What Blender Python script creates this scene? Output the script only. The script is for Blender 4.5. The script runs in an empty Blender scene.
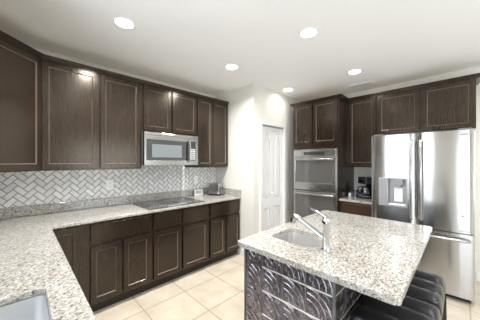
import bpy, bmesh, math, random
from math import pi, sin, cos, radians, sqrt, atan2
from mathutils import Vector, Matrix
random.seed(7)
S = bpy.context.scene
C = S.collection

# ------------------------------------------------------------------ camera, world, light, exposure
cam_d = bpy.data.cameras.new('camera'); cam = bpy.data.objects.new('camera', cam_d); C.objects.link(cam)
cam.location = (3.074, -2.794, 1.452); cam.rotation_euler = (pi/2, 0, radians(45.05))
cam_d.sensor_width = 36; cam_d.lens = 36*221.2/480; cam_d.shift_y = 2/480; cam_d.clip_start = .02
S.camera = cam
S.view_settings.view_transform = 'Standard'; S.view_settings.look = 'None'
S.view_settings.gamma = 1; S.view_settings.use_curve_mapping = False
S.view_settings.exposure = 1.2
try:
    S.cycles.use_denoising = True; S.cycles.max_bounces = 10; S.cycles.diffuse_bounces = 6
    S.cycles.sample_clamp_indirect = 6
except Exception: pass

W = bpy.data.worlds.new('sky'); S.world = W; W.use_nodes = True
wn = W.node_tree.nodes; wl = W.node_tree.links
sky = wn.new('ShaderNodeTexSky'); sky.sky_type = 'NISHITA'; sky.sun_elevation = radians(48); sky.sun_rotation = radians(20)
sky.sun_disc = False
wl.new(sky.outputs[0], wn['Background'].inputs[0]); wn['Background'].inputs[1].default_value = .12

def area(name, loc, rot, sx, sy, power, col=(1, 1, 1), shape='RECTANGLE'):
    d = bpy.data.lights.new(name, 'AREA'); d.shape = shape; d.size = sx; d.size_y = sy
    d.energy = power; d.color = col
    o = bpy.data.objects.new(name, d); C.objects.link(o); o.location = loc; o.rotation_euler = rot
    return o
DAY = (.86, .93, 1.0)
CEIL = 2.617
RX = 5.3            # right wall
FY = -3.27          # front wall
BY = 1.18           # back wall
# daylight outside the window over the sink, the glass door and the side window
area('window_daylight', (1.98, FY-.60, 1.50), (radians(115), 0, 0), 1.4, 1.5, 30, DAY)
area('glass_door_daylight', (4.02, FY-.75, 1.0), (radians(115), 0, 0), 2.0, 2.1, 24, DAY)
area('side_window_daylight', (RX+.60, -.9, 1.25), (radians(118), 0, radians(90)), 2.4, 1.8, 30, DAY)

# ------------------------------------------------------------------ materials
def mat(name, col=(.5, .5, .5), rough=.5, metal=0, **k):
    m = bpy.data.materials.new(name); m.use_nodes = True
    b = m.node_tree.nodes['Principled BSDF']
    b.inputs['Base Color'].default_value = (*col, 1); b.inputs['Roughness'].default_value = rough
    b.inputs['Metallic'].default_value = metal
    for kk, v in k.items(): b.inputs[kk.replace('_', ' ')].default_value = v
    return m
def nd(m, t, **k):
    n = m.node_tree.nodes.new(t)
    for a, v in k.items(): setattr(n, a, v)
    return n
def lk(m, a, b): m.node_tree.links.new(a, b)
def bsdf(m): return m.node_tree.nodes['Principled BSDF']
def objco(m, scale=(1, 1, 1), rot=(0, 0, 0), use='Object'):
    t = nd(m, 'ShaderNodeTexCoord'); mp = nd(m, 'ShaderNodeMapping')
    mp.inputs['Scale'].default_value = scale; mp.inputs['Rotation'].default_value = rot
    lk(m, t.outputs[use], mp.inputs[0]); return mp.outputs[0]
def noise(m, co, scale, detail=3, rough=.5):
    n = nd(m, 'ShaderNodeTexNoise'); n.inputs['Scale'].default_value = scale
    n.inputs['Detail'].default_value = detail; n.inputs['Roughness'].default_value = rough
    lk(m, co, n.inputs['Vector']); return n.outputs['Fac']
def ramp(m, fac, stops, interp='LINEAR'):
    r = nd(m, 'ShaderNodeValToRGB'); r.color_ramp.interpolation = interp
    e = r.color_ramp.elements
    while len(e) < len(stops): e.new(.5)
    for x, (p, c) in zip(e, stops):
        x.position = p; x.color = (*c, 1) if len(c) == 3 else c
    lk(m, fac, r.inputs[0]); return r.outputs[0]
def mix(m, fac, a, b):
    n = nd(m, 'ShaderNodeMix', data_type='RGBA')
    for i, v in ((0, fac), (6, a), (7, b)):
        if isinstance(v, (tuple, float, int)): n.inputs[i].default_value = (*v, 1) if isinstance(v, tuple) else v
        else: lk(m, v, n.inputs[i])
    return n.outputs[2]
def M_(m, op, a, b=None, c=None):
    n = nd(m, 'ShaderNodeMath', operation=op)
    for i, v in enumerate((a, b, c)):
        if v is None: continue
        if isinstance(v, (int, float)): n.inputs[i].default_value = v
        else: lk(m, v, n.inputs[i])
    return n.outputs[0]
def bump(m, h, strength=.2, dist=.002):
    n = nd(m, 'ShaderNodeBump'); n.inputs['Strength'].default_value = strength; n.inputs['Distance'].default_value = dist
    lk(m, h, n.inputs['Height']); lk(m, n.outputs[0], bsdf(m).inputs['Normal']); return n

paint = mat('wall_paint', (.80, .78, .73), .6); bump(paint, noise(paint, objco(paint), 180, 2), .05, .001)
ceilm = mat('ceiling_paint', (.915, .925, .94), .8); bump(ceilm, noise(ceilm, objco(ceilm), 60, 3), .15, .002)
white = mat('white_trim_paint', (.86, .86, .86), .35)
plastic_w = mat('white_plastic', (.95, .95, .94), .3)

def wood(name, c0, c1, rough=.3):
    m = mat(name, c0, rough)
    f = noise(m, objco(m, (30, 30, 1.6)), 4, 1, .5)
    lk(m, ramp(m, f, [(.2, c0), (.8, c1)]), bsdf(m).inputs['Base Color'])
    r = noise(m, objco(m, (3, 3, 1.5)), 2.5, 3)
    lk(m, M_(m, 'MULTIPLY_ADD', r, .10, rough-.05), bsdf(m).inputs['Roughness'])
    bump(m, f, .015, .0005)
    bsdf(m).inputs['Specular IOR Level'].default_value = .6; bsdf(m).inputs['Specular Tint'].default_value = (1, .88, .75, 1)
    return m
espresso = wood('espresso_wood', (.018, .0118, .0080), (.0235, .0157, .0110), .20)
edge = wood('bevel_highlight', (.15, .112, .084), (.21, .165, .128), .2)       # pale colour paints in the highlight the panel bevels catch
raw = mat('unfinished_wood', (.72, .58, .40), .7)
toe_m = mat('toe_kick', (.02, .013, .010), .5)
espresso_warm_lit = wood('warm_lit_espresso_wood', (.032, .016, .009), (.05, .025, .014), .3)  # the espresso wood again, with warm light mixed into its colour

def granite():
    m = mat('granite', (.7, .66, .6), .08)
    co = objco(m)
    n1 = noise(m, objco(m, (1, .55, 1), (0, 0, .6)), 70, 5, .75); n2 = noise(m, objco(m, (1, .5, 1), (0, 0, .6)), 135, 4, .8); n3 = noise(m, co, 7, 3, .6); n4 = noise(m, co, 85, 4, .7)
    v = nd(m, 'ShaderNodeTexVoronoi'); v.inputs['Scale'].default_value = 150; lk(m, co, v.inputs['Vector'])
    base = ramp(m, n3, [(.35, (.43, .40, .34)), (.5, (.48, .46, .41)), (.65, (.53, .52, .50))])
    c = mix(m, ramp(m, n4, [(.50, (0, 0, 0)), (.60, (1, 1, 1))]), base, (.70, .69, .67))
    c = mix(m, ramp(m, n1, [(.50, (0, 0, 0)), (.60, (.8, .8, .8))]), c, (.34, .31, .26))
    c = mix(m, ramp(m, n2, [(.515, (0, 0, 0)), (.575, (.95, .95, .95))]), c, (.15, .135, .125))
    sep = nd(m, 'ShaderNodeSeparateColor'); lk(m, v.outputs['Color'], sep.inputs[0])
    c = mix(m, M_(m, 'MULTIPLY', M_(m, 'GREATER_THAN', sep.outputs[0], .90), M_(m, 'GREATER_THAN', n1, .50)), c, (.07, .065, .065))
    lk(m, c, bsdf(m).inputs['Base Color'])
    bsdf(m).inputs['Coat Weight'].default_value = .3; bsdf(m).inputs['Coat Roughness'].default_value = .05
    return m
granite_m = granite()

def herring():
    m = mat('herringbone_tile', (.85, .85, .85), .12)
    t = nd(m, 'ShaderNodeTexCoord'); s = nd(m, 'ShaderNodeSeparateXYZ'); lk(m, t.outputs['Object'], s.inputs[0])
    w = .0508*sqrt(2)
    a, b = s.outputs[1], s.outputs[2]
    u = M_(m, 'ADD', M_(m, 'DIVIDE', M_(m, 'ADD', a, b), w), 400.0)
    v = M_(m, 'ADD', M_(m, 'DIVIDE', M_(m, 'SUBTRACT', b, a), w), 400.0)
    i, j = M_(m, 'FLOOR', u), M_(m, 'FLOOR', v)
    fu, fv = M_(m, 'SUBTRACT', u, i), M_(m, 'SUBTRACT', v, j)
    k = M_(m, 'MODULO', M_(m, 'ADD', M_(m, 'SUBTRACT', i, j), 4000.0), 4.0)
    k = M_(m, 'ROUND', k)
    hor = M_(m, 'LESS_THAN', k, 1.5)
    k1 = M_(m, 'COMPARE', k, 1.0, .1); k2 = M_(m, 'COMPARE', k, 2.0, .1)
    lh = M_(m, 'ADD', fu, k1); lv = M_(m, 'ADD', fv, k2)
    L = M_(m, 'ADD', M_(m, 'MULTIPLY', hor, lh), M_(m, 'MULTIPLY', M_(m, 'SUBTRACT', 1.0, hor), lv))
    Wd = M_(m, 'ADD', M_(m, 'MULTIPLY', hor, fv), M_(m, 'MULTIPLY', M_(m, 'SUBTRACT', 1.0, hor), fu))
    d = M_(m, 'MINIMUM', M_(m, 'MINIMUM', L, M_(m, 'SUBTRACT', 2.0, L)), M_(m, 'MINIMUM', Wd, M_(m, 'SUBTRACT', 1.0, Wd)))
    cell = nd(m, 'ShaderNodeCombineXYZ')
    lk(m, M_(m, 'SUBTRACT', i, k1), cell.inputs[0]); lk(m, M_(m, 'SUBTRACT', j, k2), cell.inputs[1])
    wn_ = nd(m, 'ShaderNodeTexWhiteNoise'); lk(m, cell.outputs[0], wn_.inputs['Vector'])
    tone = ramp(m, wn_.outputs['Value'], [(0, (.76, .76, .755)), (.5, (.85, .85, .845)), (1, (.92, .92, .915))])
    vein = noise(m, t.outputs['Object'], 22, 4, .6)
    tone = mix(m, M_(m, 'MULTIPLY', ramp(m, vein, [(.5, (0, 0, 0)), (.62, (1, 1, 1))]), .22), tone, (.52, .53, .55))
    g = M_(m, 'LESS_THAN', d, .08)
    lk(m, mix(m, g, tone, (.30, .31, .33)), bsdf(m).inputs['Base Color'])
    lk(m, M_(m, 'MULTIPLY_ADD', g, .6, .14), bsdf(m).inputs['Roughness'])
    bump(m, M_(m, 'MINIMUM', d, .12), .5, .01)
    return m
tile_m = herring()

def floor_mat():
    m = mat('floor_tile', (.8, .7, .58), .28)
    t = nd(m, 'ShaderNodeTexCoord'); s = nd(m, 'ShaderNodeSeparateXYZ'); lk(m, t.outputs['Object'], s.inputs[0])
    P = .4505
    u = M_(m, 'ADD', M_(m, 'DIVIDE', M_(m, 'SUBTRACT', s.outputs[0], 1.331), P), 100.0)
    v = M_(m, 'ADD', M_(m, 'DIVIDE', M_(m, 'ADD', s.outputs[1], 1.93), P), 100.0)
    i, j = M_(m, 'FLOOR', u), M_(m, 'FLOOR', v)
    fu, fv = M_(m, 'SUBTRACT', u, i), M_(m, 'SUBTRACT', v, j)
    d = M_(m, 'MINIMUM', M_(m, 'MINIMUM', fu, M_(m, 'SUBTRACT', 1.0, fu)), M_(m, 'MINIMUM', fv, M_(m, 'SUBTRACT', 1.0, fv)))
    n = noise(m, t.outputs['Object'], 5, 5, .6)
    c = ramp(m, n, [(.3, (.56, .48, .37)), (.5, (.63, .56, .45)), (.7, (.69, .63, .53))])
    g = M_(m, 'LESS_THAN', d, .012)
    lk(m, mix(m, g, c, (.38, .32, .25)), bsdf(m).inputs['Base Color'])
    bump(m, M_(m, 'MINIMUM', d, .012), .4, .02)
    return m
floor_m = floor_mat()

def steel_mat(name, col=(.54, .54, .545), rough=.17, aniso=.88):
    m = mat(name, col, rough, 1.0)
    f = noise(m, objco(m, (2, 2, 260)), 4, 3)
    lk(m, M_(m, 'MULTIPLY_ADD', f, .06, rough-.03), bsdf(m).inputs['Roughness'])
    bsdf(m).inputs['Anisotropic'].default_value = aniso; bsdf(m).inputs['Anisotropic Rotation'].default_value = .25
    tg = nd(m, 'ShaderNodeTangent', direction_type='RADIAL', axis='Z'); lk(m, tg.outputs[0], bsdf(m).inputs['Tangent'])
    return m
steel = steel_mat('brushed_steel')
steel_plain = mat('satin_steel', (.50, .50, .495), .22, 1)
sink_steel = mat('sink_steel', (.78, .80, .82), .36, 1)
prep_steel = mat('prep_sink_steel', (.78, .77, .76), .3, 1)
chrome = mat('chrome', (.60, .61, .62), .06, 1)
nickel = mat('brushed_nickel', (.46, .455, .45), .2, 1)
black_glass = mat('black_glass', (.035, .035, .037), .05); bsdf(black_glass).inputs['Specular IOR Level'].default_value = .9
oven_glass = mat('oven_glass', (.10, .095, .09), .07); bsdf(oven_glass).inputs['Specular IOR Level'].default_value = 1.0
mw_glass = mat('microwave_glass', (.055, .058, .062), .16)
mw_window = mat('microwave_window', (.17, .19, .20), .3)
blackp = mat('black_plastic', (.015, .015, .016), .3)
greyp = mat('grey_plastic', (.30, .31, .33), .35)
lgreyp = mat('light_grey_plastic', (.62, .63, .64), .35)
midgrey = mat('silver_grey_plastic', (.36, .37, .39), .3, .3)
dark_side = mat('dark_grey_enamel', (.16, .16, .165), .4)
fridge_side = mat('grey_enamel', (.48, .49, .51), .4)
leather = mat('black_leather', (.011, .011, .013), .27); bump(leather, noise(leather, objco(leather), 260, 3), .25, .0008)
black_metal = mat('black_metal', (.02, .018, .03), .35, .6)
tin = mat('embossed_tin', (.20, .185, .20), .26, .85)
_f = noise(tin, objco(tin), 14, 4); lk(tin, ramp(tin, _f, [(.35, (.20, .185, .205)), (.65, (.34, .315, .345))]), bsdf(tin).inputs['Base Color'])
bump(tin, noise(tin, objco(tin), 40, 2), .35, .004)
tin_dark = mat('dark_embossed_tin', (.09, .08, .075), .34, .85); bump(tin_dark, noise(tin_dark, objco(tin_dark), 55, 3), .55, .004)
tin_seam_glint = mat('tin_seam_glint', (.85, .83, .82), .4, .3)  # same tin, its caught light painted as near-white
glow = bpy.data.materials.new('lamp_glow'); glow.use_nodes = True
b_ = bsdf(glow); b_.inputs['Emission Color'].default_value = (1, .97, .92, 1); b_.inputs['Emission Strength'].default_value = 9; b_.inputs['Base Color'].default_value = (1, 1, 1, 1)
def thin_glass(name, tint=(1, 1, 1), gloss=.08):
    m = bpy.data.materials.new(name); m.use_nodes = True; nt = m.node_tree; nt.nodes.clear()
    o = nt.nodes.new('ShaderNodeOutputMaterial'); mx = nt.nodes.new('ShaderNodeMixShader')
    tr = nt.nodes.new('ShaderNodeBsdfTransparent'); gl = nt.nodes.new('ShaderNodeBsdfGlossy')
    tr.inputs[0].default_value = (*tint, 1); gl.inputs['Roughness'].default_value = .02
    mx.inputs[0].default_value = gloss
    nt.links.new(tr.outputs[0], mx.inputs[1]); nt.links.new(gl.outputs[0], mx.inputs[2]); nt.links.new(mx.outputs[0], o.inputs[0])
    return m
glass = thin_glass('window_glass'); clear = thin_glass('drinking_glass', (.88, .9, .92), .25)
carafe_glass = thin_glass('carafe_glass', (.35, .36, .38), .3)
def lattice_mat():
    m = mat('lattice_paper', (.85, .85, .86), .5)
    t = nd(m, 'ShaderNodeTexCoord'); s = nd(m, 'ShaderNodeSeparateXYZ'); lk(m, t.outputs['Object'], s.inputs[0])
    h = M_(m, 'ADD', s.outputs[0], s.outputs[1])
    u = M_(m, 'FRACT', M_(m, 'MULTIPLY', M_(m, 'ADD', h, s.outputs[2]), 24.0)); v = M_(m, 'FRACT', M_(m, 'MULTIPLY', M_(m, 'SUBTRACT', h, s.outputs[2]), 24.0))
    g = M_(m, 'MULTIPLY', M_(m, 'LESS_THAN', u, .62), M_(m, 'LESS_THAN', v, .62))
    lk(m, mix(m, g, (.84, .84, .86), (.22, .22, .26)), bsdf(m).inputs['Base Color']); return m
lattice = lattice_mat()
ground_m = mat('lawn', (.16, .22, .08), .9)

# ------------------------------------------------------------------ mesh helpers
def box(bm, x0, x1, y0, y1, z0, z1, mi=0):
    vs = [bm.verts.new((x, y, z)) for x in (x0, x1) for y in (y0, y1) for z in (z0, z1)]
    for q in ((0, 1, 3, 2), (4, 6, 7, 5), (0, 4, 5, 1), (2, 3, 7, 6), (0, 2, 6, 4), (1, 5, 7, 3)):
        bm.faces.new([vs[i] for i in q]).material_index = mi
def ring(bm, pts): return [bm.verts.new(p) for p in pts]
def bridge(bm, r0, r1, closed=True):
    n = len(r0)
    for i in range(n if closed else n-1):
        bm.faces.new((r0[i], r0[(i+1) % n], r1[(i+1) % n], r1[i]))
def tube(bm, pts, rad, n=10, caps=True, flat=None):
    pts = [Vector(p) for p in pts]; prev = None; rings = []
    for i, p in enumerate(pts):
        d = (pts[min(i+1, len(pts)-1)]-pts[max(i-1, 0)]).normalized()
        if prev is None:
            a = Vector((0, 0, 1)) if abs(d.z) < .9 else Vector((1, 0, 0))
            u = d.cross(a).normalized()
        else: u = (prev-d*prev.dot(d)).normalized()
        prev = u; v = d.cross(u)
        r = rad[i] if isinstance(rad, (list, tuple)) else rad
        ru, rv = (r, r) if flat is None else (r, r*flat)
        rings.append(ring(bm, [p+u*cos(2*pi*k/n)*ru+v*sin(2*pi*k/n)*rv for k in range(n)]))
    for a, b in zip(rings, rings[1:]): bridge(bm, a, b)
    if caps: bm.faces.new(rings[0][::-1]); bm.faces.new(rings[-1])
def lathe(bm, prof, c=(0, 0, 0), n=24, cap0=True, cap1=True):
    rings = [ring(bm, [(c[0]+r*cos(2*pi*k/n), c[1]+r*sin(2*pi*k/n), c[2]+z) for k in range(n)]) for r, z in prof]
    for a, b in zip(rings, rings[1:]): bridge(bm, a, b)
    if cap0: bm.faces.new(rings[0][::-1])
    if cap1: bm.faces.new(rings[-1])
def rrect(x0, x1, y0, y1, r, n=6):
    out = []
    for cx, cy, a0 in ((x1-r, y1-r, 0), (x0+r, y1-r, 90), (x0+r, y0+r, 180), (x1-r, y0+r, 270)):
        for k in range(n+1):
            a = radians(a0+90*k/n); out.append((cx+r*cos(a), cy+r*sin(a)))
    return out
def prism(bm, outer, holes, z0, z1, T=None):
    """slab with holes; T maps (x,y,z) to place"""
    T = T or (lambda x, y, z: (x, y, z))
    edges = []; loops = []
    for lp in [outer]+holes:
        vs = [bm.verts.new(T(x, y, z0)) for x, y in lp]; loops.append(vs)
        edges += [bm.edges.new((vs[i], vs[(i+1) % len(vs)])) for i in range(len(vs))]
    g = bmesh.ops.triangle_fill(bm, edges=edges, use_beauty=True)
    fs = [f for f in g['geom'] if isinstance(f, bmesh.types.BMFace)]
    top = [[bm.verts.new(T(x, y, z1)) for x, y in lp] for lp in [outer]+holes]
    mp = {a: b for l0, l1 in zip(loops, top) for a, b in zip(l0, l1)}
    for f in fs: bm.faces.new([mp[v] for v in f.verts][::-1])
    for l0, l1 in zip(loops, top): bridge(bm, l0, l1)
def sweep(bm, prof, path, closed=False):
    """prof: (out, z); path: list of (x,y), outward is to the right of travel"""
    n = len(path); rings = []
    for i, p in enumerate(path):
        p = Vector(p); ns = []
        if i > 0: d = (p-Vector(path[i-1])).normalized(); ns.append(Vector((d.y, -d.x)))
        if i < n-1: d = (Vector(path[i+1])-p).normalized(); ns.append(Vector((d.y, -d.x)))
        if len(ns) == 2:
            m = (ns[0]+ns[1]).normalized(); m = m/m.dot(ns[0])
        else: m = ns[0]
        rings.append(ring(bm, [(p.x+m.x*o, p.y+m.y*o, z) for o, z in prof]))
    for a, b in zip(rings, rings[1:]): bridge(bm, a, b)
    bm.faces.new(rings[0]); bm.faces.new(rings[-1][::-1])
def obj(name, bm, m, parent=None, bevel=0, smooth=False, seg=2, angle=35):
    bmesh.ops.recalc_face_normals(bm, faces=bm.faces)
    me = bpy.data.meshes.new(name); bm.to_mesh(me); bm.free()
    for mm in (m if isinstance(m, (list, tuple)) else [m]): me.materials.append(mm)
    o = bpy.data.objects.new(name, me); C.objects.link(o)
    if parent: o.parent = parent
    if smooth:
        for p in me.polygons: p.use_smooth = True
        try: me.set_sharp_from_angle(angle=radians(angle))
        except Exception: pass
    if bevel:
        b = o.modifiers.new('bevel', 'BEVEL'); b.width = bevel; b.segments = seg; b.limit_method = 'ANGLE'; b.angle_limit = radians(40)
    return o
def bx(name, x0, x1, y0, y1, z0, z1, m, parent=None, bevel=0):
    bm = bmesh.new(); box(bm, x0, x1, y0, y1, z0, z1); return obj(name, bm, m, parent, bevel)
def tag(o, label, cat, group=None):
    o['label'] = label; o['category'] = cat
    if group: o['group'] = group
    return o
def thing(name, label, cat, loc=(0, 0, 0), rz=0, group=None):
    o = bpy.data.objects.new(name, None); C.objects.link(o); o.location = loc; o.rotation_euler = (0, 0, rz)
    o.empty_display_size = .1
    return tag(o, label, cat, group)
def struct(o): o['kind'] = 'structure'; return o
def dup(root, loc, label, rz=None):
    def cp(o, par):
        c = o.copy(); C.objects.link(c)
        if par: c.parent = par
        for ch in list(o.children): cp(ch, c)
        return c
    r = cp(root, None); r.location = loc; r['label'] = label
    if rz is not None: r.rotation_euler = (0, 0, rz)
    return r

# ------------------------------------------------------------------ the room
struct(bx('floor', -.1, RX+.1, FY-.1, BY+.1, -.1, 0, floor_m))
struct(bx('ceiling', -.1, RX+.1, FY-.1, BY+.1, CEIL, CEIL+.1, ceilm))
struct(bx('wall_left', -.1, 0, FY-.1, BY+.1, 0, CEIL, paint))
struct(bx('wall_back', .9, RX+.1, BY, BY+.1, 0, CEIL, paint))
PY = -.34; PXW = .90
def wall_yz(name, x0, x1, y0, y1, holes, m=paint):
    bm = bmesh.new(); prism(bm, [(y0, 0), (y1, 0), (y1, CEIL), (y0, CEIL)], [[(a, c), (b, c), (b, d), (a, d)] for a, b, c, d in holes], x0, x1, T=lambda a, b, c: (c, a, b))
    return struct(obj(name, bm, m))
def wall_xz(name, y0, y1, x0, x1, holes, m=paint):
    bm = bmesh.new(); prism(bm, [(x0, 0), (x1, 0), (x1, CEIL), (x0, CEIL)], [[(a, c), (b, c), (b, d), (a, d)] for a, b, c, d in holes], y0, y1, T=lambda a, b, c: (a, c, b))
    return struct(obj(name, bm, m))
struct(bx('wall_pantry_side', 0, PXW-.1, PY, PY+.1, 0, CEIL, paint))
bm = bmesh.new()   # pantry front wall with the doorway cut out of its lower edge
DY0, DY1, DZ = -.145, .435, 2.035
prism(bm, [(PY, 0), (DY0, 0), (DY0, DZ), (DY1, DZ), (DY1, 0), (BY, 0), (BY, CEIL), (PY, CEIL)], [], PXW-.1, PXW, T=lambda a, b, c: (c, a, b))
struct(obj('wall_pantry', bm, paint))
WX0, WX1, WZ0, WZ1 = 1.50, 2.45, 1.15, 2.12
bm = bmesh.new()
prism(bm, [(0, 0), (3.16, 0), (3.16, 2.08), (4.88, 2.08), (4.88, 0), (RX+.1, 0), (RX+.1, CEIL), (0, CEIL)], [[(WX0, WZ0), (WX1, WZ0), (WX1, WZ1), (WX0, WZ1)]], FY-.1, FY, T=lambda a, b, c: (a, c, b))
struct(obj('wall_front', bm, paint))
SY0, SY1, SZ0, SZ1 = -1.8, 0.0, .8, 2.1
wall_yz('wall_right', RX, RX+.1, FY, BY, [(SY0, SY1, SZ0, SZ1)])
struct(bx('ground', -12, 18, -16, 14, -.35, -.15, ground_m))

def window(name, axis, a0, a1, z0, z1, off, nm):
    w = bpy.data.objects.new(name, None); C.objects.link(w); w['kind'] = 'structure'
    T = (lambda a, b, c: (a, c, b)) if axis == 'x' else (lambda a, b, c: (c, a, b))
    t = .045; bm = bmesh.new()
    holes = []; step = (a1-a0-2*t)/nm
    for i in range(nm): holes.append([(a0+t+i*step+.012*(i > 0), z0+t), (a0+t+(i+1)*step-.012*(i < nm-1), z0+t), (a0+t+(i+1)*step-.012*(i < nm-1), z1-t), (a0+t+i*step+.012*(i > 0), z1-t)])
    prism(bm, [(a0, z0), (a1, z0), (a1, z1), (a0, z1)], holes, off-.03, off+.03, T=T)
    obj('window_frame', bm, white, w)
    bm = bmesh.new(); prism(bm, [(a0+t, z0+t), (a1-t, z0+t), (a1-t, z1-t), (a0+t, z1-t)], [], off-.004, off+.004, T=T)
    obj('window_pane', bm, glass, w)
    return w
window('window_1', 'x', WX0, WX1, WZ0, WZ1, FY-.05, 2)
window('window_2', 'y', SY0, SY1, SZ0, SZ1, RX+.05, 2)
window('door_2', 'x', 3.16, 4.88, 0.0, 2.08, FY-.05, 2)

# baseboards
def baseboard(name, x0, x1, y0, y1): struct(bx(name, x0, x1, y0, y1, 0, .10, white, bevel=.004))
baseboard('baseboard_pantry', PXW, PXW+.014, PY-.014, DY0-.07)
baseboard('baseboard_pantry_side', .66, PXW, PY-.014, PY)
baseboard('baseboard_pantry_front', PXW, PXW+.014, DY1+.07, BY)
baseboard('baseboard_back', 3.2, RX, BY-.014, BY)
baseboard('baseboard_right', RX-.014, RX, FY, BY-.014)

# pantry bifold door
door = bpy.data.objects.new('door_1', None); C.objects.link(door); door['kind'] = 'structure'; door.location = (PXW, 0, 0)
bm = bmesh.new(); cw = .062
prism(bm, [(DY0-cw, 0), (DY0, 0), (DY0, DZ), (DY1, DZ), (DY1, 0), (DY1+cw, 0), (DY1+cw, DZ+cw), (DY0-cw, DZ+cw)], [], 0.0, .018, T=lambda a, b, c: (c, a, b))
obj('door_casing', bm, white, door, bevel=.005)
bm = bmesh.new(); box(bm, -.085, -.02, DY0, DY1, DZ-.03, DZ); obj('door_track', bm, greyp, door)
lw = (DY1-DY0-.012)/2
def arch_panel(y0, y1, z0, z1, arch, n=16):
    pts = [(y0, z0), (y1, z0)]
    for i in range(n+1):
        t = i/n; y = y1+(y0-y1)*t
        s = abs(2*t-1); z = z1-arch*(1-cos(pi*max(0, min(1, (s-.05)/.75))))/2 if arch else z1
        pts.append((y, z))
    return pts
for i in range(2):
    a = DY0+.004+i*(lw+.004); b = a+lw
    TT = lambda p, q, r: (r, p, q)
    hy0, hy1 = a+.058, b-.058
    top = arch_panel(hy0, hy1, .87, 1.93, .13); low = arch_panel(hy0, hy1, .16, .72, .0)
    bm = bmesh.new(); prism(bm, [(a, .012), (b, .012), (b, DZ-.02), (a, DZ-.02)], [top, low], -.052, -.018, T=TT)
    lf = obj('door_leaf', bm, white, door, bevel=.002)
    bm = bmesh.new()
    for z0, z1, ar in ((.87, 1.93, .13), (.16, .72, 0)):
        o_ = arch_panel(hy0, hy1, z0, z1, ar); i_ = arch_panel(hy0+.034, hy1-.034, z0+.036, z1-.036, ar*.9)
        r0 = ring(bm, [(-.044, p, q) for p, q in arch_panel(hy0+.010, hy1-.010, z0+.010, z1-.010, ar*.97)]); r1 = ring(bm, [(-.019, p, q) for p, q in i_]); bridge(bm, r0, r1); bm.faces.new(r1)
        bm.faces.new(ring(bm, [(-.046, p, q) for p, q in o_]))
    obj('raised_panel', bm, white, lf)
bm = bmesh.new(); lathe(bm, [(.006, 0), (.006, .018), (.016, .026), (.016, .036), (.008, .042)], n=14)
k = obj('door_knob', bm, white, door, smooth=True); k.rotation_euler = (0, pi/2, 0); k.location = (-.018, DY0+lw-.03, .95)

# ceiling: recessed lights and the vent
def ceiling_light(x, y, label, power=6.0):
    t = thing('ceiling_light', label, 'ceiling light', (x, y, CEIL), 0, 'recessed ceiling lights')
    bm = bmesh.new(); lathe(bm, [(.066, -.001), (.069, -.006), (.076, -.005), (.080, 0)], n=32, cap0=False, cap1=False); obj('trim_ring', bm, white, t, smooth=True)
    bm = bmesh.new(); lathe(bm, [(.067, -.0045), (.067, -.001)], n=32); obj('lens', bm, glow, t)
    d = bpy.data.lights.new('lamp', 'AREA'); d.shape = 'DISK'; d.size = .12; d.energy = power; d.color = (1, .98, .95); d.spread = radians(150)
    l = bpy.data.objects.new('lamp', d); C.objects.link(l); l.parent = t; l.location = (0, 0, -.012)
LP = {(1.08, -2.17): 12.0, (1.09, -.955): 11.0, (1.10, .265): .7, (2.10, -.95): 1.0, (2.10, .265): 2.2, (3.4, -.95): 4, (3.4, .265): 3, (2.10, -2.17): 3}
for x, y, lb in ((1.08, -2.17, 'round recessed ceiling light above the corner of the range counter'),
                 (1.09, -.955, 'round recessed ceiling light between the microwave wall and the island'),
                 (2.10, -.95, 'large round recessed ceiling light over the island'),
                 (1.10, .265, 'small round recessed ceiling light beside the pantry door wall'),
                 (2.10, .265, 'round recessed ceiling light in front of the refrigerator, near the vent'),
                 (3.4, -.95, 'round recessed ceiling light to the right of the island'),
                 (4.4, -.95, 'round recessed ceiling light by the right wall window'),
                 (3.4, .265, 'round recessed ceiling light right of the refrigerator'),
                 (2.10, -2.17, 'round recessed ceiling light above the sink counter'),
                 (3.9, -2.17, 'round recessed ceiling light by the glass door')):
    ceiling_light(x, y, lb, LP.get((x, y), 6.0))
v = thing('ceiling_vent', 'white slotted air vent in the ceiling near the refrigerator', 'vent', (2.0, .85, CEIL))
bm = bmesh.new(); prism(bm, [(-.16, -.07), (.16, -.07), (.16, .07), (-.16, .07)], [[(-.14, -.05), (.14, -.05), (.14, .05), (-.14, .05)]], -.008, 0); obj('vent_frame', bm, white, v)
bm = bmesh.new()
for i in range(6): box(bm, -.14, .14, -.047+i*.0175, -.040+i*.0175, -.007, -.001)
obj('slats', bm, lgreyp, v)

# ------------------------------------------------------------------ cabinets (local: x along, front towards -y, back at y=0)
def shaker(parent, name, x0, x1, z0, z1, yf, fw=.048, th=.02, m=espresso):
    """framed door: rails and stiles, bevelled inner edge, recessed panel"""
    bm = bmesh.new(); T = lambda a, b, c: (a, c, b)
    inner = [(x0+fw, z0+fw), (x1-fw, z0+fw), (x1-fw, z1-fw), (x0+fw, z1-fw)]
    prism(bm, [(x0, z0), (x1, z0), (x1, z1), (x0, z1)], [inner], yf, yf+th, T=T)
    d = obj(name, bm, m, parent, bevel=.003)
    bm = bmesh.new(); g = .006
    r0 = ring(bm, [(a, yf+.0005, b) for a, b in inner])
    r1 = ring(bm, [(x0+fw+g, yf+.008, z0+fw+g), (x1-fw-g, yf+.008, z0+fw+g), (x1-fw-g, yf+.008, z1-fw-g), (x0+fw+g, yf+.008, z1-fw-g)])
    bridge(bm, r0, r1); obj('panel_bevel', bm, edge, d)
    bx('door_panel', x0+fw, x1-fw, yf+.0085, yf+.014, z0+fw, z1-fw, m, d)
    return d
def slab(parent, name, x0, x1, z0, z1, yf, m=espresso):
    return bx(name, x0, x1, yf, yf+.02, z0, z1, m, parent, bevel=.005)
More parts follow.
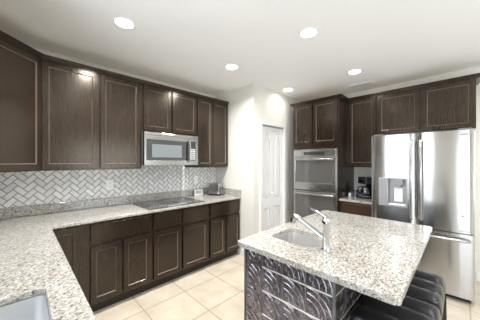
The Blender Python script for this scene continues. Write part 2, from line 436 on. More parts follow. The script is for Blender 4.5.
def base_cab(label, loc, rz, w, fronts, depth=.61, top=.884, toe=True, shell=False, m=espresso, group=None):
    t = thing('base_cabinet', label, 'cabinet', loc, rz, group)
    f = -depth
    if shell:
        bm = bmesh.new(); box(bm, 0, .018, f+.018, 0, .10, top); box(bm, w-.018, w, f+.018, 0, .10, top); box(bm, .018, w-.018, -.018, 0, .10, top)
        box(bm, .018, w-.018, f+.018, -.018, .10, .12); box(bm, 0, w, f, f+.018, .10, top); obj('body', bm, m, t)
    else: bx('body', 0, w, f, 0, .10, top, m, t)
    if toe: bx('toe_kick', .0, w, f+.055, -.02, 0, .10, toe_m, t)
    for kind, x0, x1, z0, z1 in fronts:
        if kind == 'drawer': slab(t, 'drawer_front', x0, x1, z0, z1, f-.023, m)
        else: shaker(t, 'door', x0, x1, z0, z1, f-.023, m=m)
    return t
def wall_cab(label, loc, rz, w, z0, z1, doors, depth=.33, m=espresso, group=None):
    t = thing('wall_cabinet', label, 'cabinet', loc, rz, group)
    bx('body', 0, w, -depth, 0, z0, z1, m, t); bx('top_panel', 0, w, -depth, 0, z1, z1+.006, raw, t)['label'] = 'unfinished pale wood top'
    for a, b, c, d in doors: shaker(t, 'door', a, b, c, d, -depth-.023, m=m)
    return t
R90 = pi/2
ZD, ZDR = .655, .695
# range wall base cabinets: world y = loc.y + local x
base_cab('narrow blind corner base cabinet with one tall door beside the counter corner', (.003, -2.62, 0), R90, .29, [('door', -.02, .208, .12, .865)])
base_cab('widest base cabinet on the range wall, two doors under one long drawer front', (.003, -2.33, 0), R90, .585,
         [('drawer', .006, .575, ZDR, .862), ('door', .006, .272, .12, ZD), ('door', .290, .575, .12, ZD)])
base_cab('single door base cabinet under the left half of the cooktop', (.003, -1.745, 0), R90, .380, [('drawer', .022, .368, ZDR, .862), ('door', .022, .368, .12, ZD)])
base_cab('single door base cabinet under the right half of the cooktop', (.003, -1.365, 0), R90, .405, [('drawer', .012, .392, ZDR, .862), ('door', .012, .392, .12, ZD)])
base_cab('two door base cabinet at the far end of the range wall, by the pantry', (.003, -.96, 0), R90, .605,
         [('drawer', .03, .595, ZDR, .862), ('door', .03, .303, .12, ZD), ('door', .320, .595, .12, ZD)])
# sink run along the front wall (faces +y)
base_cab('base cabinet under the left end of the sink counter', (1.60, FY+.003, 0), pi, .98, [('door', .02, .46, .12, ZD), ('drawer', .02, .96, ZDR, .862), ('door', .48, .96, .12, ZD)], depth=.63)
base_cab('sink base cabinet under the large steel sink', (2.90, FY+.003, 0), pi, 1.30, [('door', .02, .64, .12, ZD), ('drawer', .02, 1.28, ZDR, .862), ('door', .66, 1.28, .12, ZD)], depth=.63, shell=True)

# range wall wall cabinets
UZ0, UZ1 = 1.37, 2.396
wall_cab('single door wall cabinet next to the diagonal corner cabinet', (0, -2.655, 0), R90, .465, UZ0, UZ1, [(.008, .452, 1.385, 2.390)])
wall_cab('single door wall cabinet just left of the microwave', (0, -2.19, 0), R90, .445, UZ0, UZ1, [(.010, .425, 1.385, 2.390)])
wall_cab('short two door wall cabinet above the microwave', (.003, -1.745, 0), R90, .785, 1.82, UZ1, [(.020, .380, 1.845, 2.388), (.398, .775, 1.845, 2.388)])
wall_cab('two door wall cabinet at the far end, right of the microwave', (.003, -.96, 0), R90, .605, UZ0, UZ1, [(.008, .283, 1.385, 2.390), (.295, .597, 1.385, 2.390)])
# diagonal corner cabinet
dg = thing('wall_cabinet', 'diagonal corner wall cabinet at the left edge of the view', 'cabinet', (0, 0, 0))
bm = bmesh.new(); prism(bm, [(0, FY), (.63, FY), (.63, FY+.315), (.33, -2.655), (0, -2.655)], [], UZ0, UZ1); obj('body', bm, espresso, dg)
bm = bmesh.new(); prism(bm, [(0, FY), (.63, FY), (.63, FY+.315), (.33, -2.655), (0, -2.655)], [], UZ1, UZ1+.006); obj('top_panel', bm, raw, dg)
p0 = Vector((.33, -2.655)); p1 = Vector((.63, -2.955)); dl = (p1-p0).length
tmp = shaker(dg, 'door', .012, dl-.012, 1.385, 2.390, -.023)
tmp.location = (p1.x, p1.y, 0); tmp.rotation_euler = (0, 0, radians(135))
wall_cab('two door wall cabinet on the front wall beside the sink window', (1.40, FY, 0), pi, .77, UZ0, UZ1, [(.01, .38, 1.385, 2.390), (.39, .76, 1.385, 2.390)])

# crown moulding
CP = [(.001, 2.392), (.024, 2.392), (.024, 2.399), (.031, 2.402), (.032, 2.409), (.040, 2.414), (.041, 2.421), (.047, 2.425), (.050, 2.428), (.050, 2.437), (.001, 2.437)]
bm = bmesh.new(); sweep(bm, CP, [(.33, PY-.015), (.33, -2.655), (.63, -2.955), (1.40, -2.94)][::-1][::-1])
bmesh.ops.reverse_faces(bm, faces=bm.faces[:])
# outward must be to the right of travel: travel from far end towards the corner has outward on the left, so rebuild reversed
bm.free(); bm = bmesh.new(); sweep(bm, CP, [(1.40, -2.94), (.63, -2.955), (.33, -2.655), (.33, PY-.015)])
tag(obj('crown_molding', bm, espresso), 'dark brown stepped crown molding along the tops of the range wall cabinets', 'molding')

# back wall: oven tower, coffee station, cabinets over the refrigerator
TX0, TX1, TF = 1.045, 1.80, .645
tw = thing('oven_cabinet', 'tall dark wood cabinet tower holding the double wall oven', 'cabinet', (TX0, BY-.003, 0))
w = TX1-TX0
bm = bmesh.new(); box(bm, 0, .018, -TF, 0, .1, UZ1); box(bm, w-.018, w, -TF, 0, .1, UZ1); box(bm, .018, w-.018, -TF, 0, 1.66, UZ1); box(bm, .018, w-.018, -TF, 0, .1, .33); box(bm, .018, w-.018, -.02, 0, .33, 1.66)
obj('body', bm, espresso, tw)
bx('top_panel', 0, w, -TF, 0, UZ1, UZ1+.006, raw, tw)
bx('toe_kick', .01, w-.01, -TF+.06, -.02, 0, .1, toe_m, tw)
shaker(tw, 'door', .006, .345, 1.73, 2.388, -TF-.023); shaker(tw, 'door', .362, .738, 1.73, 2.388, -TF-.023)
slab(tw, 'drawer_front', .02, w-.02, .12, .32, -TF-.023)

cc = base_cab('small base cabinet of the coffee station, tinted as if warmly lit', (1.80, BY, 0), 0, .455, [('drawer', .03, .44, ZDR, .862), ('door', .03, .44, .12, ZD)], m=espresso_warm_lit)
wall_cab('tall single door wall cabinet above the coffee station', (1.80, BY, 0), 0, .415, 1.375, UZ1, [(.034, .402, 1.395, 2.388)])
wall_cab('wide two door wall cabinet above the refrigerator', (2.215, BY, 0), 0, .975, 1.835, UZ1, [(.012, .480, 1.85, 2.388), (.505, .965, 1.85, 2.388)])
bm = bmesh.new(); sweep(bm, CP, [(TX0, BY-.002), (TX0, BY-TF), (TX1, BY-TF), (TX1, BY-.33), (3.19, BY-.33), (3.19, BY-.002)])
tag(obj('crown_molding', bm, espresso), 'dark brown stepped crown molding over the oven tower and refrigerator cabinets', 'molding')

# ------------------------------------------------------------------ countertops
SX0, SX1, SYB, SYF = 1.80, 2.56, -3.12, -2.715
ct = thing('countertop', 'long speckled granite countertop turning the corner along the range wall', 'countertop', (0, 0, .884))
bm = bmesh.new()
prism(bm, [(0, FY), (2.93, FY), (2.93, -2.605), (.65, -2.605), (.65, PY), (0, PY)], [rrect(SX0, SX1, SYB, SYF, .035)], 0, .03)
obj('slab', bm, granite_m, ct, bevel=.006)
bm = bmesh.new(); box(bm, 0, .02, FY+.02, PY-.02, .03, .132); box(bm, 0, 2.93, FY, FY+.02, .03, .132); box(bm, 0, .65, PY-.02, PY, .03, .132)
obj('upstand', bm, granite_m, ct, bevel=.003)
cs = thing('countertop', 'small pale countertop of the coffee station beside the refrigerator', 'countertop', (1.80, 0, .884))
bx('slab', .002, .452, .53, BY, 0, .03, granite_m, cs, bevel=.005)
# tile
def plain_tile(name, *a): return bx(name, *a, tile_m)
tl = thing('backsplash', 'white and grey herringbone tile backsplash behind the range counter', 'backsplash', (0, 0, 0))
bx('tile_field', 0, .008, FY, PY, 1.016, 1.42, tile_m, tl)

# large sink
def basin(name, x0, x1, y0, y1, r, ztop, depth, m, parent, taper=.012):
    bm = bmesh.new(); rings = []
    for dz, ins in ((0, -.012), (0, 0), (-.01, .001), (-depth+.03, taper), (-depth+.008, taper+.010), (-depth, taper+.03)):
        rings.append(ring(bm, [(x, y, ztop+dz) for x, y in rrect(x0+ins, x1-ins, y0+ins, y1-ins, max(r-ins*.3, .01) if ins < .02 else r+.005)]))
    for a, b in zip(rings, rings[1:]): bridge(bm, a, b)
    bm.faces.new(rings[-1])
    o = obj(name, bm, m, parent, smooth=True, angle=50)
    so = o.modifiers.new('thickness', 'SOLIDIFY'); so.thickness = .0015; so.offset = 1
    return o
sk = thing('sink', 'large stainless steel sink sunk into the counter at the lower left', 'sink', (0, 0, 0))
basin('basin', SX0, SX1, SYB, SYF, .035, .883, .21, sink_steel, sk)
bm = bmesh.new(); lathe(bm, [(.045, .6745), (.043, .677), (.030, .674), (.01, .673)], c=((SX0+SX1)/2, (SYB+SYF)/2, 0), n=24); obj('drain', bm, chrome, sk, smooth=True)

# cooktop
cook = thing('cooktop', 'black glass electric cooktop set into the granite under the microwave', 'cooktop', (.36, -1.39, .914))
bm = bmesh.new(); prism(bm, rrect(-.255, .255, -.38, .38, .015), [], .0, .008); obj('glass_top', bm, black_glass, cook, bevel=.002)
for x, y, r in ((-.12, -.2, .075), (.1, -.2, .095), (-.12, .17, .095), (.1, .17, .075)):
    bm = bmesh.new()
    for rr in (r, r*.62):
        lathe(bm, [(rr, .0081), (rr, .0086), (rr-.004, .0086), (rr-.004, .0081)], c=(x, y, 0), n=36, cap0=False, cap1=False)
    obj('burner_ring', bm, greyp, cook)
bx('control_panel', .185, .225, -.13, .13, .008, .0088, greyp, cook)

# ------------------------------------------------------------------ microwave (local x along wall, front -y)
mw = thing('microwave', 'stainless over-the-range microwave under the short wall cabinet', 'microwave', (0, -1.745, 1.41), R90)
MWW = .755
bx('body', 0.002, MWW, -.375, 0, 0, .405, dark_side, mw, bevel=.003)
bm = bmesh.new(); T = lambda a, b, c: (a, c, b)
prism(bm, [(0, 0), (MWW, 0), (MWW, .405), (0, .405)], [[(.025, .062), (.615, .062), (.615, .315), (.025, .315)], [(.635, .062), (.715, .062), (.715, .325), (.635, .325)]], -.42, -.375, T=T)
dr = obj('front_frame', bm, steel_plain, mw, bevel=.003)
bx('door_glass', .025, .615, -.415, -.376, .062, .315, mw_glass, mw)
bm = bmesh.new(); prism(bm, rrect(.095, .50, .10, .262, .006), [], -.4165, -.4148, T=T); obj('viewing_window', bm, mw_window, mw)
bx('handle_recess', .562, .590, -.4175, -.4148, .070, .308, blackp, mw)
bx('vent_grille', .02, MWW-.02, -.4215, -.419, .368, .374, dark_side, mw)
bx('control_panel', .635, .715, -.416, -.376, .062, .325, mw_glass, mw)
bm = bmesh.new()
for r in range(6):
    for c in range(3): box(bm, .641+c*.0245, .659+c*.0245, -.4185, -.4155, .075+r*.026, .092+r*.026)
obj('buttons', bm, lgreyp, mw)
bx('display', .642, .708, -.4175, -.4155, .262, .305, blackp, mw)
bm = bmesh.new(); tube(bm, [(.600, -.42, .045), (.600, -.455, .055), (.600, -.460, .10), (.600, -.460, .27), (.600, -.455, .32), (.600, -.42, .33)], .011, 10)
obj('handle', bm, nickel, mw, smooth=True)

# ------------------------------------------------------------------ double wall oven
ov = thing('double_oven', 'stainless double wall oven built into the tall cabinet', 'oven', (TX0, BY-TF, 0))
ox0, ox1 = .020, .728
bx('body', .03, ox1-.005, -.001, .55, .345, 1.65, dark_side, ov)
bm = bmesh.new(); prism(bm, [(ox0-.008, .335), (ox1+.008, .335), (ox1+.008, 1.655), (ox0-.008, 1.655)], [[(ox0+.006, .35), (ox1-.006, .35), (ox1-.006, 1.64), (ox0+.006, 1.64)]], -.022, -.001, T=T)
obj('trim_frame', bm, steel_plain, ov, bevel=.002)
cp = bx('control_panel', ox0+.008, ox1-.008, -.028, -.001, 1.538, 1.638, steel_plain, ov, bevel=.003)
bx('display', .20, .55, -.0295, -.027, 1.56, 1.615, black_glass, cp)
def oven_door(z0, z1):
    bm = bmesh.new(); g0, g1 = z0+.125, z1-.055
    prism(bm, [(ox0+.008, z0), (ox1-.008, z0), (ox1-.008, z1), (ox0+.008, z1)], [[(ox0+.035, g0), (ox1-.035, g0), (ox1-.035, g1), (ox0+.035, g1)]], -.045, -.002, T=T)
    d = obj('oven_door', bm, steel_plain, ov, bevel=.004)
    bx('door_window', ox0+.035, ox1-.035, -.043, -.010, g0, g1, oven_glass, d)
    bm = bmesh.new(); zh = z1-.035
    tube(bm, [(ox0+.05, -.045, zh), (ox0+.05, -.088, zh)], .009, 8); tube(bm, [(ox1-.05, -.045, zh), (ox1-.05, -.088, zh)], .009, 8)
    tube(bm, [(ox0+.02, -.092, zh), ((ox0+ox1)/2, -.097, zh), (ox1-.02, -.092, zh)], .014, 12)
    obj('handle', bm, steel_plain, d, smooth=True)
    return d
d1 = oven_door(1.000, 1.530); d2 = oven_door(.36, .985)
bm = bmesh.new(); lathe(bm, [(.016, 0), (.016, .002), (.013, .003)], n=20); e = obj('emblem', bm, dark_side, ov); e.rotation_euler = (pi/2, 0, 0); e.location = ((ox0+ox1)/2, -.045, 1.065)

# ------------------------------------------------------------------ refrigerator
FX0, FX1, FF = 2.257, 3.167, .406
fr = thing('refrigerator', 'large stainless french door refrigerator with ice dispenser', 'refrigerator', (FX0, BY, 0))
fy = FF-BY   # front plane, local
w = FX1-FX0
bx('body', .004, w-.004, fy+.075, -.03, .03, 1.765, fridge_side, fr, bevel=.004)
bx('base_grille', .03, w-.03, fy+.09, fy+.13, .0, .06, blackp, fr)
def bowed(name, x0, x1, z0, z1, bow, hole=None, m=steel):
    """fridge door: front bowed outwards about its width, optional rectangular recess"""
    bm = bmesh.new(); xs = [x0+(x1-x0)*i/16 for i in range(17)]; zs = [z0, z1]
    if hole:
        xs = sorted(set(x for x in xs if not (hole[0]-.012 < x < hole[0]+.012 or hole[1]-.012 < x < hole[1]+.012)) | {hole[0], hole[1]})
        zs = [z0, hole[2], hole[3], z1]
    def yf(x):
        t = (x-(x0+x1)/2)/((x1-x0)/2); return fy+.006*bow*(t*t-1)+.004*bow+(.012*max(0, (abs(t)-.93)/.07)**2)
    V = {(i, j): bm.verts.new((x, yf(x), z)) for i, x in enumerate(xs) for j, z in enumerate(zs)}
    for i in range(len(xs)-1):
        for j in range(len(zs)-1):
            if hole and j == 1 and hole[0]-1e-4 <= xs[i] and xs[i+1] <= hole[1]+1e-4: continue
            bm.faces.new((V[i, j], V[i+1, j], V[i+1, j+1], V[i, j+1]))
    yb = fy+.07
    B = {}
    n = len(xs)-1; mz = len(zs)-1
    def bk(i, j):
        if (i, j) not in B: B[i, j] = bm.verts.new((xs[i], yb, zs[j]))
        return B[i, j]
    for i in range(n):
        bm.faces.new((V[i, 0], bk(i, 0), bk(i+1, 0), V[i+1, 0])); bm.faces.new((V[i, mz], V[i+1, mz], bk(i+1, mz), bk(i, mz)))
    for j in range(mz):
        bm.faces.new((V[0, j], V[0, j+1], bk(0, j+1), bk(0, j))); bm.faces.new((V[n, j], bk(n, j), bk(n, j+1), V[n, j+1]))
    return obj(name, bm, m, fr, smooth=True, angle=40)
sp = 2.711-FX0
H0, H1, HZ0, HZ1 = .082, .372, .915, 1.262
dl_ = bowed('left_door', 0, sp-.003, .722, 1.78, 1, (H0, H1, HZ0, HZ1)); dr_ = bowed('right_door', sp+.003, w, .722, 1.78, 1)
dz_ = bowed('freezer_drawer', 0, w, .06, .712, .8)
for o in (dl_,): pass
# dispenser: control strip, recess, spout, pad
yd = fy-.004
dp = bx('dispenser_panel', H0, H0+.085, yd-.006, yd+.03, HZ0, HZ1, midgrey, fr, bevel=.003)
bx('touch_panel', H0+.010, H0+.075, yd-.0075, yd-.005, HZ0+.02, HZ1-.02, greyp, dp)
bm = bmesh.new()
prism(bm, [(H0+.085, HZ0), (H1, HZ0), (H1, HZ1), (H0+.085, HZ1)], [[(H0+.100, HZ0+.02), (H1-.012, HZ0+.02), (H1-.012, HZ1-.018), (H0+.100, HZ1-.018)]], yd-.004, yd+.068, T=T)
box(bm, H0+.100, H1-.012, yd+.060, yd+.068, HZ0+.02, HZ1-.018)
rc = obj('dispenser_recess', bm, midgrey, fr, bevel=.002)
bm = bmesh.new(); box(bm, .225, .33, yd+.005, yd+.06, HZ1-.085, HZ1-.018); box(bm, .25, .305, yd+.012, yd+.05, HZ1-.12, HZ1-.085); obj('spout', bm, greyp, rc, bevel=.004)
bm = bmesh.new(); box(bm, .235, .32, yd+.045, yd+.056, HZ0+.06, HZ1-.12); obj('paddle', bm, plastic_w, rc, bevel=.003)
bm = bmesh.new(); box(bm, H0+.105, H1-.018, yd+.0, yd+.058, HZ0+.02, HZ0+.032); obj('drip_tray', bm, plastic_w, rc)
def bar_handle(p0, p1, off, parent):
    bm = bmesh.new(); p0, p1 = Vector(p0), Vector(p1); d = (p1-p0).normalized(); o = Vector((0, -off, 0))
    tube(bm, [p0, p0+o*.75+d*.004, p0+o+d*.03, (p0+p1)/2+o*1.1, p1+o-d*.03, p1+o*.75-d*.004, p1], [.011, .013, .014, .014, .014, .013, .011], 12)
    return obj('handle', bm, nickel, parent, smooth=True, angle=60)
bar_handle((2.667-FX0, fy+.006, .80), (2.667-FX0, fy+.006, 1.70), .055, dl_)
bar_handle((2.752-FX0, fy+.006, .80), (2.752-FX0, fy+.006, 1.70), .055, dr_)
bar_handle((.10, fy+.004, .655), (w-.035, fy+.004, .655), .055, dz_)
bm = bmesh.new(); box(bm, .02, .12, fy+.02, fy+.14, 1.78, 1.80); box(bm, w-.12, w-.02, fy+.02, fy+.14, 1.78, 1.80); obj('hinge_cover', bm, dark_side, fr, bevel=.004)
bm = bmesh.new(); prism(bm, rrect(w-.105, w-.045, 1.728, 1.742, .006), [], fy-.001, fy+.004, T=T); obj('badge', bm, greyp, dr_)
bm = bmesh.new(); lathe(bm, [(.008, 0), (.008, .004), (.004, .006)], n=12); e = obj('lock_button', bm, dark_side, dr_, smooth=True); e.rotation_euler = (pi/2, 0, 0); e.location = (w-.085, fy+.001, .90)
bm = bmesh.new()
for i in range(9): box(bm, w-.165+i*.014, w-.155+i*.014, fy-.0005, fy+.004, .742, .749)
obj('lettering', bm, greyp, dr_)

# ------------------------------------------------------------------ island
IX0, IX1, IY0, IY1 = 1.985, 2.905, -1.745, -.36
BX0, BX1, BY0_, BY1_ = 2.035, 2.63, -1.70, -.40
isl = thing('kitchen_island', 'kitchen island with granite top and embossed dark tin sides', 'island', (0, 0, 0))
bm = bmesh.new(); t_ = .02
box(bm, BX0, BX0+t_, BY0_, BY1_, 0, .884); box(bm, BX1-t_, BX1, BY0_, BY1_, 0, .884); box(bm, BX0+t_, BX1-t_, BY0_, BY0_+t_, 0, .884); box(bm, BX0+t_, BX1-t_, BY1_-t_, BY1_, 0, .884); box(bm, BX0+t_, BX1-t_, BY0_+t_, BY1_-t_, .02, .04)
obj('base', bm, toe_m, isl)
bm = bmesh.new(); K0, K1, K2, K3 = 2.085, 2.43, -1.51, -1.225
prism(bm, rrect(IX0, IX1, IY0, IY1, .03), [rrect(K0, K1, K2, K3, .055)], .884, .914)
obj('worktop', bm, granite_m, isl, bevel=.007)
PT = .149
def scroll(bm, T, cx, cz, r, a0, turns, sgn=1):
    pts = []
    for i in range(15):
        t = i/14; a = a0+sgn*turns*2*pi*t; rr = r*(1-.78*t)
        pts.append(T(cx+rr*cos(a), cz+rr*sin(a)))
    tube(bm, pts, [.0022+.0022*sin(pi*min(1, i/10)) for i in range(15)], 4)
def tin_tiles(bm, T, n, zt, rows):
    for i in range(n):
        for j in range(rows):
            x = i*PT; z = zt-.094-j*PT if j else zt-.094
            z0 = zt-.094-j*PT; c = (x+PT/2, z0+PT/2)
            if z0 < .0: continue
            full = j > 0
            for sx in (-1, 1):
                for sz in (-1, 1):
                    if sz == 1 and not full: continue
                    scroll(bm, T, c[0]+sx*.036, c[1]+sz*.036, .036, radians(200 if sx > 0 else -20), .72, -sx)
                    scroll(bm, T, c[0]+sx*.018, c[1]+sz*.05, .022, radians(60 if sx > 0 else 120), .6, sx*sz)
            # diagonal acanthus arcs
            for s_ in (0, 1, 2):
                pts = []
                for k_ in range(9):
                    a = radians(90*k_/8); R_ = (.135, .105, .07)[s_]
                    px_, pz_ = x+.008+R_*cos(a), z0+.008+R_*sin(a)
                    if pz_ < zt-.006: pts.append(T(px_, pz_))
                if len(pts) > 2: tube(bm, pts, .0038, 6)
    # flat nails along the tile borders
Tf = lambda a, b: (BX0+a, BY0_-.004, b)
Ts = lambda a, b: (BX1+.004, BY0_+a, b)
bm = bmesh.new(); box(bm, BX0, BX1, BY0_-.004, BY0_, .0, .884); tin_tiles(bm, Tf, 4, .884, 7)
fp = obj('tin_panel', bm, tin, isl, smooth=True); fp['label'] = 'embossed pewter coloured tin panel on the end of the island'
bm = bmesh.new(); box(bm, BX1, BX1+.004, BY0_-.004, BY1_, .0, .884); tin_tiles(bm, Ts, 9, .884, 7)
sp_ = obj('tin_panel', bm, tin_dark, isl, smooth=True); sp_['label'] = 'darker embossed tin panel facing the stools'
bm = bmesh.new(); box(bm, BX0-.004, BX0, BY0_-.004, BY1_, 0, .884); obj('tin_panel', bm, tin, isl)
bm = bmesh.new(); box(bm, BX0-.004, BX1, BY1_, BY1_+.004, 0, .884); obj('tin_panel', bm, tin, isl)
# seams: vertical overlaps dark, horizontal rolled lips coloured pale for the light they catch
bm = bmesh.new()
for j in range(6):
    z = .79-j*PT
    box(bm, BX0+.150, BX1-.004, BY0_-.009, BY0_-.004, z-.003, z+.003)
for j in range(6):
    z = .79-j*PT
    box(bm, BX1+.004, BX1+.0075, BY0_+.01, BY1_-.01, z-.0016, z+.0016)
obj('panel_seams', bm, tin_seam_glint, isl)
bm = bmesh.new()
for i in range(5): x = BX0+i*PT; box(bm, x-.002, x+.002, BY0_-.0065, BY0_-.004, 0, .884)
for i in range(9): y = BY0_+i*PT; box(bm, BX1+.004, BX1+.0065, y-.002, y+.002, 0, .884)
box(bm, BX1-.002, BX1+.009, BY0_-.009, BY0_+.002, 0, .884); box(bm, BX0-.008, BX0+.001, BY0_-.009, BY0_, 0, .884)
obj('corner_strips', bm, dark_side, isl)
s2 = thing('sink', 'small stainless prep sink sunk into the island top', 'sink', (0, 0, 0))
basin('basin', K0, K1, K2, K3, .055, .883, .17, prep_steel, s2)
bm = bmesh.new(); lathe(bm, [(.04, .7145), (.038, .717), (.028, .714), (.01, .713)], c=((K0+K1)/2, (K2+K3)/2, 0), n=24); obj('drain', bm, chrome, s2, smooth=True)

fc = thing('faucet', 'chrome pull-out faucet with lever standing beside the prep sink', 'faucet', (2.488, -1.467, .914))
bm = bmesh.new(); lathe(bm, [(.030, 0), (.030, .006), (.023, .012), (.0215, .03), (.0215, .15), (.024, .155), (.024, .185), (.020, .197), (.008, .203)], n=24); obj('column', bm, chrome, fc, smooth=True)
bm = bmesh.new(); tube(bm, [(-.012, 0, .068), (-.06, 0, .094), (-.17, 0, .153), (-.19, 0, .163)], [.0165, .0155, .0145, .0145], 16); sp2 = obj('spout', bm, chrome, fc, smooth=True)
bm = bmesh.new(); tube(bm, [(-.178, 0, .160), (-.200, 0, .168), (-.218, 0, .166), (-.226, 0, .150), (-.229, 0, .125)], [.016, .020, .0215, .021, .019], 16); obj('spray_head', bm, nickel, fc, smooth=True, angle=60)
bm = bmesh.new(); tube(bm, [(.005, 0, .198), (-.03, 0, .212), (-.07, .004, .226), (-.105, .008, .238)], [.007, .006, .005, .004], 10, flat=1.5); obj('lever', bm, chrome, fc, smooth=True)

# ------------------------------------------------------------------ stools
def stool(y0, label):
    t = thing('counter_stool', label, 'stool', (2.825, y0, 0), 0, 'black channel tufted stools under the island overhang')
    hx, hy, zs = .172, .213, .60
    # padded seat: four rolls running front to back, rounded ends, one skin
    nx, nr = 40, 54; top = []; bm = bmesh.new(); V = {}
    for i in range(nx+1):
        sx = -1+2*i/nx
        for j in range(nr+1):
            u = j/nr; yy = -hy+2*hy*u
            roll = abs(sin(pi*3*u))**.28
            ex = (1-abs(sx)**14)**.5 if abs(sx) < 1 else 0
            ey = (1-abs(2*u-1)**20)**.5 if 0 < u < 1 else 0
            z = zs+(.045+.027*roll)*ex*(.25+.75*ey)
            V[i, j] = bm.verts.new((hx*sx, yy, z))
    for i in range(nx):
        for j in range(nr): bm.faces.new((V[i, j], V[i+1, j], V[i+1, j+1], V[i, j+1]))
    bd = [V[i, 0] for i in range(nx+1)]+[V[nx, j] for j in range(1, nr+1)]+[V[i, nr] for i in range(nx-1, -1, -1)]+[V[0, j] for j in range(nr-1, 0, -1)]
    lo = [bm.verts.new((v.co.x, v.co.y, zs-.03)) for v in bd]; bridge(bm, bd, lo); bm.faces.new(lo)
    st = obj('seat', bm, leather, t, smooth=True, angle=70)
    bm = bmesh.new(); box(bm, -hx+.012, hx-.012, -hy+.012, hy-.012, zs-.055, zs-.031); obj('seat_frame', bm, black_metal, t, bevel=.003)
    for sx in (-1, 1):
        for sy in (-1, 1):
            bm = bmesh.new(); x0, y0_ = sx*(hx-.014), sy*(hy-.014); x1, y1_ = x0*1.04, y0_*1.0
            tube(bm, [(x1, y1_, 0), (x0, y0_, zs-.056)], .017, 4); obj('leg', bm, black_metal, t)
    bm = bmesh.new(); a, b = (hx-.020), (hy-.020)
    for p, q in (((-a, -b), (a, -b)), ((-a, b), (a, b)), ((a, -b), (a, b)), ((-a, -b), (-a, b))): tube(bm, [(p[0], p[1], .2), (q[0], q[1], .2)], .008, 8)
    obj('footrest', bm, black_metal, t, smooth=True)
    return t
st1 = stool(-.920, 'black tufted counter stool nearest the refrigerator, at the far island end')
dup(st1, (2.825, -1.365, 0), 'black tufted counter stool nearest the camera, mostly under the island corner')

# ------------------------------------------------------------------ small things
ts = thing('toaster', 'small stainless two slot toaster at the far end of the range counter', 'toaster', (.215, -.50, .9145), radians(18))
bm = bmesh.new(); prism(bm, rrect(-.105, .105, -.078, .078, .022), [[(-.065, -.036), (.065, -.036), (.065, -.012), (-.065, -.012)], [(-.065, .012), (.065, .012), (.065, .036), (-.065, .036)]], .015, .19)
obj('body', bm, nickel, ts, bevel=.008, seg=3)
bm = bmesh.new(); prism(bm, rrect(-.108, .108, -.081, .081, .02), [], .0, .02); obj('base', bm, blackp, ts)
bm = bmesh.new(); box(bm, .104, .122, -.02, .02, .12, .135); obj('lever', bm, blackp, ts, bevel=.002)
bm = bmesh.new(); tube(bm, [(.06, .08, .008), (.09, .10, .006), (.05, .115, .006), (-.02, .11, .006), (-.07, .10, .006)], .004, 8); obj('power_cord', bm, blackp, ts, smooth=True)

def outlet(x, y, z, label, hw=.036, hh=.058):
    t = thing('wall_outlet', label, 'outlet', (x, y, z), R90)
    bm = bmesh.new(); prism(bm, rrect(-hw, hw, -hh, hh, .006), [], -.006, 0, T=T); obj('cover_plate', bm, plastic_w, t, bevel=.0015)
    for dz in (-.022, .022):
        bm = bmesh.new(); prism(bm, rrect(-.016, .016, dz-.014, dz+.014, .008), [], -.0075, -.006, T=T); s = obj('socket', bm, white, t)
        bm = bmesh.new(); box(bm, -.008, -.0055, -.0079, -.0074, dz-.002, dz+.008); box(bm, .0055, .008, -.0079, -.0074, dz-.002, dz+.008); obj('slots', bm, greyp, s)
outlet(.008, -2.005, 1.17, 'white double outlet on the tile left of the cooktop', .040, .060)
outlet(.008, -.752, 1.165, 'white double outlet on the tile above the small framed card', .03, .062)
fm = thing('framed_card', 'small white framed card leaning on the granite upstand beside the toaster', 'frame', (.075, -.745, .9165), R90)
bm = bmesh.new(); prism(bm, [(-.08, 0), (.08, 0), (.08, .092), (-.08, .092)], [[(-.062, .018), (.062, .018), (.062, .076), (-.062, .076)]], -.012, 0, T=T)
f_ = obj('frame', bm, plastic_w, fm, bevel=.002); bx('card', -.062, .062, -.007, -.001, .018, .076, lgreyp, fm)
bm = bmesh.new()
for z, l in ((.062, .045), (.05, .052), (.038, .04), (.027, .048)):
    x = -l
    while x < l: wd = random.uniform(.008, .016); box(bm, x, min(x+wd, l), -.0078, -.0068, z, z+.006); x += wd+.004
obj('lettering', bm, greyp, fm)
fm.rotation_euler = (radians(-9), 0, R90)

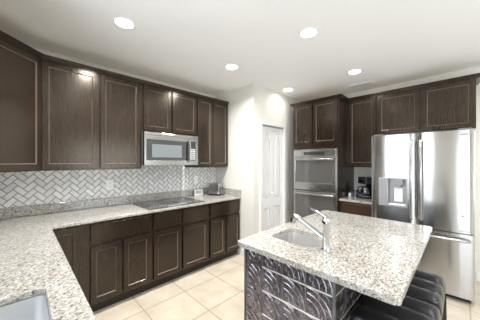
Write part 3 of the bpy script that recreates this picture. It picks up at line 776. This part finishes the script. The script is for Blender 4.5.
# coffee station
cm = thing('coffee_maker', 'black drip coffee maker on the counter beside the refrigerator', 'coffee maker', (2.085, .90, .914), radians(-38))
bm = bmesh.new(); prism(bm, rrect(-.10, .10, -.13, .10, .03), [], 0, .03); obj('base', bm, blackp, cm, bevel=.004)
bm = bmesh.new(); lathe(bm, [(.062, .030), (.062, .034), (.02, .034)], c=(0, -.04, 0), n=24); obj('hot_plate', bm, greyp, cm)
bm = bmesh.new(); prism(bm, rrect(-.09, .09, .03, .10, .02), [], .03, .22); obj('water_tank', bm, blackp, cm, bevel=.003)
bm = bmesh.new(); prism(bm, rrect(-.098, .098, -.11, .10, .035), [], .215, .315); hd = obj('brew_head', bm, blackp, cm, bevel=.012, seg=3)
bm = bmesh.new(); box(bm, -.045, .045, -.112, -.109, .245, .27); obj('control_strip', bm, nickel, hd)
bm = bmesh.new(); lathe(bm, [(.05, .036), (.062, .05), (.066, .09), (.058, .13), (.045, .155)], c=(0, -.04, 0), n=28, cap1=False); cf = obj('carafe', bm, carafe_glass, cm, smooth=True)
bm = bmesh.new(); lathe(bm, [(.047, .155), (.05, .165), (.045, .178), (.012, .182)], c=(0, -.04, 0), n=24); obj('carafe_lid', bm, blackp, cf, smooth=True)
bm = bmesh.new(); tube(bm, [(-.045, -.05, .165), (-.08, -.07, .168), (-.105, -.085, .14), (-.105, -.085, .09), (-.085, -.075, .06), (-.063, -.06, .065)], .0085, 8); obj('carafe_handle', bm, blackp, cf, smooth=True)

bm = bmesh.new(); box(bm, -.065, .065, -.045, .045, 0, .22); lt = obj('canister', bm, lattice, bevel=.006); lt.location = (1.945, 1.07, .914)
tag(lt, 'white square canister with dark lattice pattern behind the coffee station glasses', 'canister')
bt = thing('bottle', 'small white bottle with dark cap on the coffee station counter', 'bottle', (1.845, .84, .914))
bm = bmesh.new(); lathe(bm, [(.017, 0), (.018, .004), (.018, .055), (.010, .062)], n=18); obj('body', bm, plastic_w, bt, smooth=True)
bm = bmesh.new(); lathe(bm, [(.0115, .060), (.0115, .090), (.006, .094)], n=18); obj('cap', bm, blackp, bt, smooth=True)
def tumbler(x, y, h, label):
    bm = bmesh.new(); lathe(bm, [(.026, 0), (.033, h), (.031, h), (.024, .006)], n=22, cap1=True)
    o = obj('drinking_glass', bm, clear, smooth=True); o.location = (x, y, .9145); tag(o, label, 'glass', 'clear glasses at the coffee station')
tumbler(1.905, .90, .105, 'clear drinking glass right beside the small white bottle'); tumbler(1.945, .98, .10, 'clear drinking glass just left of the coffee maker handle')
bk = thing('spice_box', 'low dark box against the oven tower side on the coffee counter', 'box', (1.835, 1.0, .914))
bx('body', -.026, .04, -.10, .06, 0, .075, dark_side, bk, bevel=.003); bx('lid', -.028, .042, -.102, .062, .075, .085, blackp, bk, bevel=.002)
